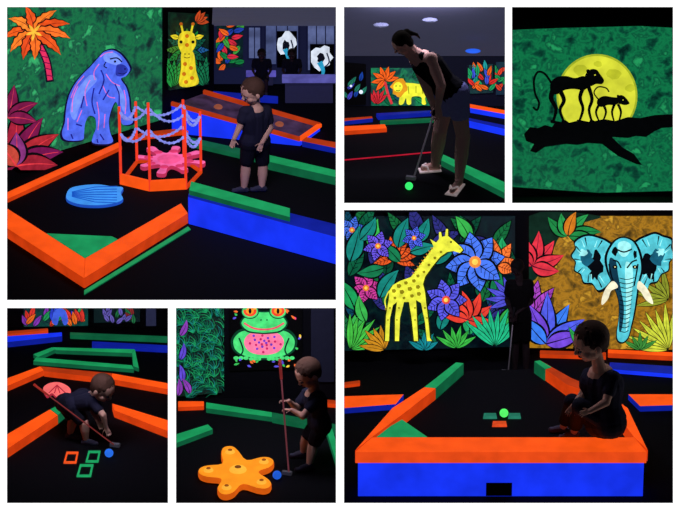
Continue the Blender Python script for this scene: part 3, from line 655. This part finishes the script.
o=prism(R5,cr(st2,True,3),.08,'starfish_obstacle',YO,glow((214,90,16),.15),0,bevel=.02,label='orange starfish shaped obstacle with raised ringed bumps',category='obstacle')
for tx,ty in tips:
    f,rr=.76,.034
    p=R5.f(238+40*f*tx,471+25*f*ty,.08);g=G();g.ell(p,rr*1.5,rr*1.5,.03);g.make('bump',glow((255,182,60),.1),parent=o,smooth=True)
    G().ell(p+V((0,0,.026)),rr*.7,rr*.7,.01).make('dimple',glow((150,76,20),.1),parent=o,smooth=True)
p=R5.f(238,470,.08);G().ell(p,.09,.09,.04).make('dome',glow((255,186,60),.1),parent=o,smooth=True)
G().ell(p+V((0,0,.035)),.035,.035,.012).make('hole',glow((120,64,20),.1),parent=o,smooth=True)
ball(R5,277,475,.045,(30,90,210),'glowing blue golf ball beside the starfish')
y0=R5.f(306,460).y
J=lambda x,y,d=0:hy(x,y,y0+d)
an=[R5.f(303,452,.06),R5.f(309,465,.06)];toe=[R5.f(292,456,.025),R5.f(297,470,.025)]
person('person','boy in dark t-shirt leaning over holding a putter',1.15,J(308,374,-.1),J(314,386,-.05),[J(307,394,.1),J(319,397,-.14)],[J(296,408,0),J(303,416,-.24)],[J(289,401,-.1),J(292,410,-.16)],[J(318,424,.05),J(322,426,-.08)],[J(306,438,.02),J(313,445,-.08)],an,toe,[V((-1,-.1,.1)),V((-1,.0,.1))],[SKD,CLO2,CLO,SHOE,HAIRK],.155,F=(-.78,-.5,-.55),U=(-.3,0,1),torso=.085,lm=1.25,hn=(.2,-.3,-1),curl=55)
putter(J(280,362,-.12),R5.f(289,475,0),'putter with reddish grip planted beside the starfish',.011,sm=glow((120,60,70),.2,8,.6),gm=glow((150,50,50),.2,8,.6))
# ================================================= PANEL 6
m=Mural(R6,(344,354),(673,354),(344,212,516,352),[(344,216),(515,216),(515,346),(344,350)],painterly([(3,8,16),(4,20,28),(6,34,34)],8,1))
cg=[(34,164,98),(22,120,76),(56,176,76),(22,130,120)]
for i in range(46):m.leaf(random.uniform(346,512),random.uniform(232,348),random.uniform(20,160),random.uniform(22,34),random.uniform(9,13),random.choice([(10,70,48),(12,90,60),(14,66,90),(20,100,54),(44,44,120)]),vein=(4,20,20))
for x,y,a,L,W in((470,240,110,28,13),(430,262,20,28,11),(500,330,60,32,13),(498,300,100,32,13),(440,330,80,28,12),(470,335,95,30,13),(508,262,120,26,12)):
    m.cleaf(x,y,a,L,W,random.uniform(-40,40),random.choice(cg))
for x,y,r,c in((352,230,14,(66,108,220)),(366,288,16,(200,60,150))):m.flower(x,y,r,6,c,(230,120,40),15)
for a in range(-20,200,24):m.leaf(394,258,a,22,8,(226,88,34),vein=(90,20,20))
for x,y,a,L,W in((350,262,70,38,16),(374,250,100,32,14),(398,248,80,32,14),(418,242,60,26,12),(355,310,110,36,15),(380,298,70,34,14),(352,334,60,32,13),(400,262,130,26,11),(366,322,120,28,11),(384,268,200,28,12),(410,252,20,26,12),(360,240,40,28,12)):
    m.cleaf(x,y,a,L,W,random.uniform(-40,40),random.choice(cg+[(26,150,84)]))
m.flower(378,246,15,6,(104,84,224),(230,120,40),15);m.flower(414,238,12,6,(76,98,232),(230,120,40),15)
m.fan(350,349,36,7,10,90,6,(66,184,66));m.fan(384,350,26,6,80,170,6,(200,136,30))
for a,L in((20,28),(55,30),(90,30),(125,28),(160,26),(-15,28)):m.cleaf(468,320,a,L,11,25,(226,62,48),vein=(90,10,40))
for a,L in((60,26),(100,28),(140,24),(20,18),(-20,16)):m.leaf(498,266,a,L,11,(240,116,50),vein=(120,40,20))
m.flower(475,262,30,8,(72,118,238),(230,140,60),10);m.flower(446,300,21,7,(88,88,226),(230,80,60),0)
m.fan(494,346,38,8,40,140,6,(34,184,130));m.fan(456,348,22,6,30,150,5,(56,176,66));m.fan(512,300,26,5,110,200,6,(80,80,210));m.fan(424,350,18,5,30,150,5,(20,130,140))
YG=(232,234,66);OD=(30,40,10)
gf=[(436,243),(439,239),(439,232),(441,232),(442,237),(445,236),(446,229),(448,229),(448,236),(453,240),(461,247),(463,250),(460,253),(453,251),(447,252),(440,257),(432,267),(425,277),(423,284),(425,292),(426,302),(428,318),(430,338),(432,341),(427,341),(425,322),(421,303),(416,300),(417,320),(418,341),(414,341),(412,321),(409,302),(404,302),(400,318),(399,341),(395,341),(395,318),(397,302),(393,305),(390,318),(389,341),(385,341),(386,316),(389,298),(389,291),(393,285),(400,281),(411,277),(419,266),(429,253)]
m.poly([(x+(1.4 if x>415 else -1.4),y+.5) for x,y in gf],OD);m.poly(gf,YG)
m.poly([(437,243),(430,239),(434,247)],YG)
for i in range(9):
    x=433-i*2.3;y=249+i*3.1;m.stroke([(x,y),(x-2.4,y-1.4)],1,(190,120,30))
SP=(140,128,20)
for x,y,s in((399,286,1.1),(406,283,.9),(414,281,.9),(394,291,1),(402,292,1.1),(410,289,1.1),(418,287,1),(419,294,1),(412,296,.9),(404,298,.7),(395,298,.7),(424,272,.7),(429,265,.7),(435,258,.7),(418,276,.8),(441,252,.6),(425,308,.6),(415,308,.5),(399,308,.5),(390,308,.5),(427,318,.4),(415,320,.4),(397,320,.4),(388,320,.4)):
    m.poly([(x-2.2*s,y-1.5*s),(x+.9*s,y-2.1*s),(x+2.3*s,y),(x+.5*s,y+2*s),(x-1.8*s,y+1.4*s)],SP)
m.disc(451,242,1,(10,10,10));m.disc(460,249,.5,(60,50,10));m.stroke([(389,291),(385,300),(386,308)],1.2,YG);m.disc(386,309,1.3,SP)
m.make('giraffe_flower_mural','large fluorescent mural of yellow giraffe among colourful flowers')
bgE=painterly([(70,50,8),(124,88,18),(176,124,26),(120,84,16),(214,160,44)],7,.4)
m=Mural(R6,(344,354),(673,354),(529,212,673,352),[(529,216),(673,216),(673,349),(529,347)],bgE)
m.poly([(529,216),(600,216),(580,224),(560,236),(548,262),(529,280)],(14,40,30),True)
for a,L in((150,28),(120,24),(60,30),(20,34),(0,32),(85,26)):m.cleaf(568,236,a,L,11,-30,random.choice([(30,130,66),(200,116,30),(40,150,76)]))
for a,L in((40,34),(70,36),(10,34),(100,30),(-20,28),(130,24)):m.cleaf(532,266,a,L,13,20,(214,50,66),vein=(80,8,40))
for a,L in((80,34),(50,34),(110,30)):m.leaf(532,314,a,L,12,(166,68,190))
for a,L in((60,46),(85,52),(110,44),(35,46),(15,38),(135,36)):m.cleaf(546,344,a,L,15,random.uniform(-25,25),random.choice([(80,92,228),(112,70,210),(58,124,238)]),vein=(20,10,60))
m.fan(582,350,28,6,30,120,6,(44,164,76));m.fan(668,350,46,8,80,175,6,(200,210,60));m.fan(668,300,32,5,100,190,6,(140,150,44));m.fan(640,350,18,5,30,150,4,(60,140,56))
TL=(84,196,210);TD=(24,92,116);EO=(5,8,14);HL=(160,240,240)
earL=[(614,250),(607,242),(598,238),(589,236),(581,238),(575,243),(576,249),(572,256),(576,262),(575,270),(581,274),(584,282),(592,283),(598,290),(606,286),(612,276)]
earR=[(632,249),(638,241),(646,237),(655,234),(663,237),(671,240),(671,248),(674,256),(669,262),(668,270),(661,274),(657,281),(650,283),(646,291),(640,284),(637,272)]
hd=[(611,247),(617,240),(624,238),(632,241),(637,248),(640,258),(641,270),(638,283),(636,298),(634,312),(631,326),(628,337),(623,342),(618,340),(617,332),(619,318),(619,302),(615,287),(609,272),(607,258)]
for e_ in(earL,earR):
    cx=sum(p[0] for p in e_)/len(e_);cy=sum(p[1] for p in e_)/len(e_);sg=1 if cx>620 else -1
    m.poly([(cx+(x-cx)*1.09,cy+(y-cy)*1.09) for x,y in e_],EO,True);m.poly(e_,TL,True)
    m.rag(cx-sg*6,cy+5,7,13,EO,18,.35);m.rag(cx+sg*3,cy-3,7,8,TD,16,.3);m.rag(cx+sg*6,cy-8,4,4,HL,12,.4)
    for i in range(0,len(e_)):
        j=(i+1)%len(e_);mx=(e_[i][0]+e_[j][0])/2;my=(e_[i][1]+e_[j][1])/2
        if i%2:m.stroke([(cx+(mx-cx)*.98,cy+(my-cy)*.98),(cx+(mx-cx)*.6,cy+(my-cy)*.6)],1.5,EO,True)
        else:m.stroke([(cx+(e_[i][0]-cx)*.6,cy+(e_[i][1]-cy)*.6),(cx+(e_[i][0]-cx)*.92,cy+(e_[i][1]-cy)*.92)],1.2,HL,True)
cx,cy=624,286;m.poly([(cx+(x-cx)*1.15,cy+(y-cy)*1.03) for x,y in hd],EO,True);m.poly(hd,TL,True)
m.poly([(610,258),(616,262),(618,274),(621,290),(624,308),(622,328),(619,330),(619,302),(613,284),(609,272)],(16,56,76),True)
m.poly([(618,244),(624,241),(631,245),(629,253),(624,257),(619,253)],HL,True);m.poly([(626,262),(632,266),(633,280),(631,300),(629,320),(626,330),(626,290),(625,276)],HL,True)
m.rag(615,252,3,4,EO,10,.4);m.rag(635,254,2.4,4,EO,10,.4)
for i in range(13):
    y=278+i*4.4;hw=7.5-i*.2;m.stroke([(627-hw-i*.2,y),(627-i*.2,y+1.5),(627+hw-i*.3,y-.5)],.8,EO)
for p in([(613,260),(618,262),(621,268)],[(627,268),(632,262),(637,260)],[(616,249),(624,252),(632,249)],[(638,264),(636,276),(634,286)],[(609,264),(612,278),(618,290)]):m.stroke(p,1.5,EO)
for x in(615,635):m.disc(x,267,2.6,EO,1.9);m.disc(x,267,.7,(240,230,160))
m.poly([(613,281),(606,288),(602,298),(602,305),(608,299),(611,291),(618,287)],(246,240,206),True)
m.poly([(639,281),(646,287),(651,296),(653,304),(646,300),(641,292),(637,288)],(246,240,206),True)
m.make('elephant_mural','fluorescent mural of teal elephant head with white tusks')
def r6(p,h,a,b,l,h0=0):rail(R6,p,h,a,b,l,h0)
r6([(608,349),(673,352),(673,356),(608,353)],.06,OR,ORD,'far orange timber rail by elephant mural')
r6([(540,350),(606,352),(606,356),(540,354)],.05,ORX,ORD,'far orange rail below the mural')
r6([(610,362),(673,366),(673,374),(610,369)],.05,BLD,BL,'far blue timber rail')
r6([(344,396),(404,394),(396,404),(344,408)],.07,OR,BLD,'orange side rail meeting the platform')
r6([(628,394),(673,394),(673,405),(640,406)],.07,OR,BLD,'orange side rail beyond the seated boy')
r6([(344,382),(360,380),(360,383),(344,385)],.04,ORX,ORD,'far orange rail stub')
zt=.38;H=.52
prism(R6,[(360,452),(462,371),(536,369),(644,452)],zt,'course_deck',FLR,BLACK,0,bevel=0,label='raised black carpet deck of the golf course',category='platform')
e=prism(R6,[(359,453),(643,453),(644,462),(358,462)],zt+.01,'course_fascia',BLD,BL,0,bevel=.004,label='bright blue fascia board with small dark notch',category='fascia')
yb=R6.f(500,462,zt+.01).y-.008
q=[V((hy(x,490,yb).x,yb,hy(x,yy,yb).z)) for x,yy in((486,496),(512,496),(512,483),(486,483))]
G().ext([p+V((0,.006,0)) for p in q],q).make('notch',BLACK,parent=e)
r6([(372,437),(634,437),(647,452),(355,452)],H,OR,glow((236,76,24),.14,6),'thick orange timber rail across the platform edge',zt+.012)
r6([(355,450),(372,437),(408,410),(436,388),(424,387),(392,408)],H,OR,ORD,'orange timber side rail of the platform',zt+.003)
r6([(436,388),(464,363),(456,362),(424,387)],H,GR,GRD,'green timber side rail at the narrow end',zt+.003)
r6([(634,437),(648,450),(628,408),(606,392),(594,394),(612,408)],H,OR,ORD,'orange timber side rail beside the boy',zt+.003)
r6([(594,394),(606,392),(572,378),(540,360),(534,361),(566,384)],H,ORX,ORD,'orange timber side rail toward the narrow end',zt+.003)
r6([(534,361),(540,360),(552,367),(545,369)],H+.006,GR,GRD,'green rail tip on the narrow end',zt+.003)
prism(R6,[(390,426),(402,419),(428,437),(376,437)],H+.004,'corner_wedge',GR,GRD,zt+.003,label='green triangular corner wedge on the platform',category='corner wedge')
def tile(a,b,c,d,col,l):
    prism(R6,[(a,b+d),(a+c,b+d),(a+c-1,b),(a+1,b)],zt+.012,'floor_marker',glow(col,.3),None,zt,bevel=0,label=l,category='target marker')
tile(483,413,14,5,(36,120,96),'small green marker plate on the deck');tile(508,413,13,5,(36,120,96),'small green marker plate on the deck');tile(492,421,15,5,(226,74,30),'small orange marker plate on the deck')
ball(R6,504,413,.045,(90,255,110),'glowing green golf ball between the markers',zt+.01)
y0=R6.f(603,447,H).y+.12
J=lambda x,y,d=0:hy(x,y,y0+d)
an=[R6.f(563,427,zt+.06),R6.f(574,432,zt+.06)];toe=[R6.f(551,430,zt+.03),R6.f(561,437,zt+.03)]
person('person','toddler boy in dark clothes sitting hunched on the orange rail',1.2,J(590,343,-.12),J(598,362,-.04),[J(589,375,.14),J(613,378,-.1)],[J(583,394,.06),J(606,402,-.26)],[J(573,406,-.06),J(590,411,-.32)],[J(600,422,.1),J(611,423,-.1)],[J(572,402,.1),J(580,406,-.1)],an,toe,[V((-.6,-.2,-.8)),V((-1,-.1,-.3))],[matte((216,166,142),.6,.01,.1),CLO2,matte((30,30,46)),matte((80,80,100),.8),HAIRK],.205,F=(-.9,-.36,-.35),U=(-.1,0,1),torso=.13,lm=1.4,curl=30,shortl=1.7)
y0=R6.f(520,372).y
J=lambda x,y,d=0:hy(x,y,y0+d)
an=[R6.f(515,372,.04),R6.f(526,373,.04)];toe=[R6.f(511,375,.02),R6.f(528,377,.02)]
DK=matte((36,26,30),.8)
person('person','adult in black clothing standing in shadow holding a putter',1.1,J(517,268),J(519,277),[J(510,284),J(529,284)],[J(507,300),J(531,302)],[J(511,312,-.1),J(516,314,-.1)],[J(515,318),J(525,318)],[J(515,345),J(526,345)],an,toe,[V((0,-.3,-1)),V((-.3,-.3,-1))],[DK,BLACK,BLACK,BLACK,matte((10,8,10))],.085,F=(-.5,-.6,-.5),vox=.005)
putter(J(514,310,-.12),R6.f(508,374,0),'thin putter held by the shadowed adult',.008)
print('done')
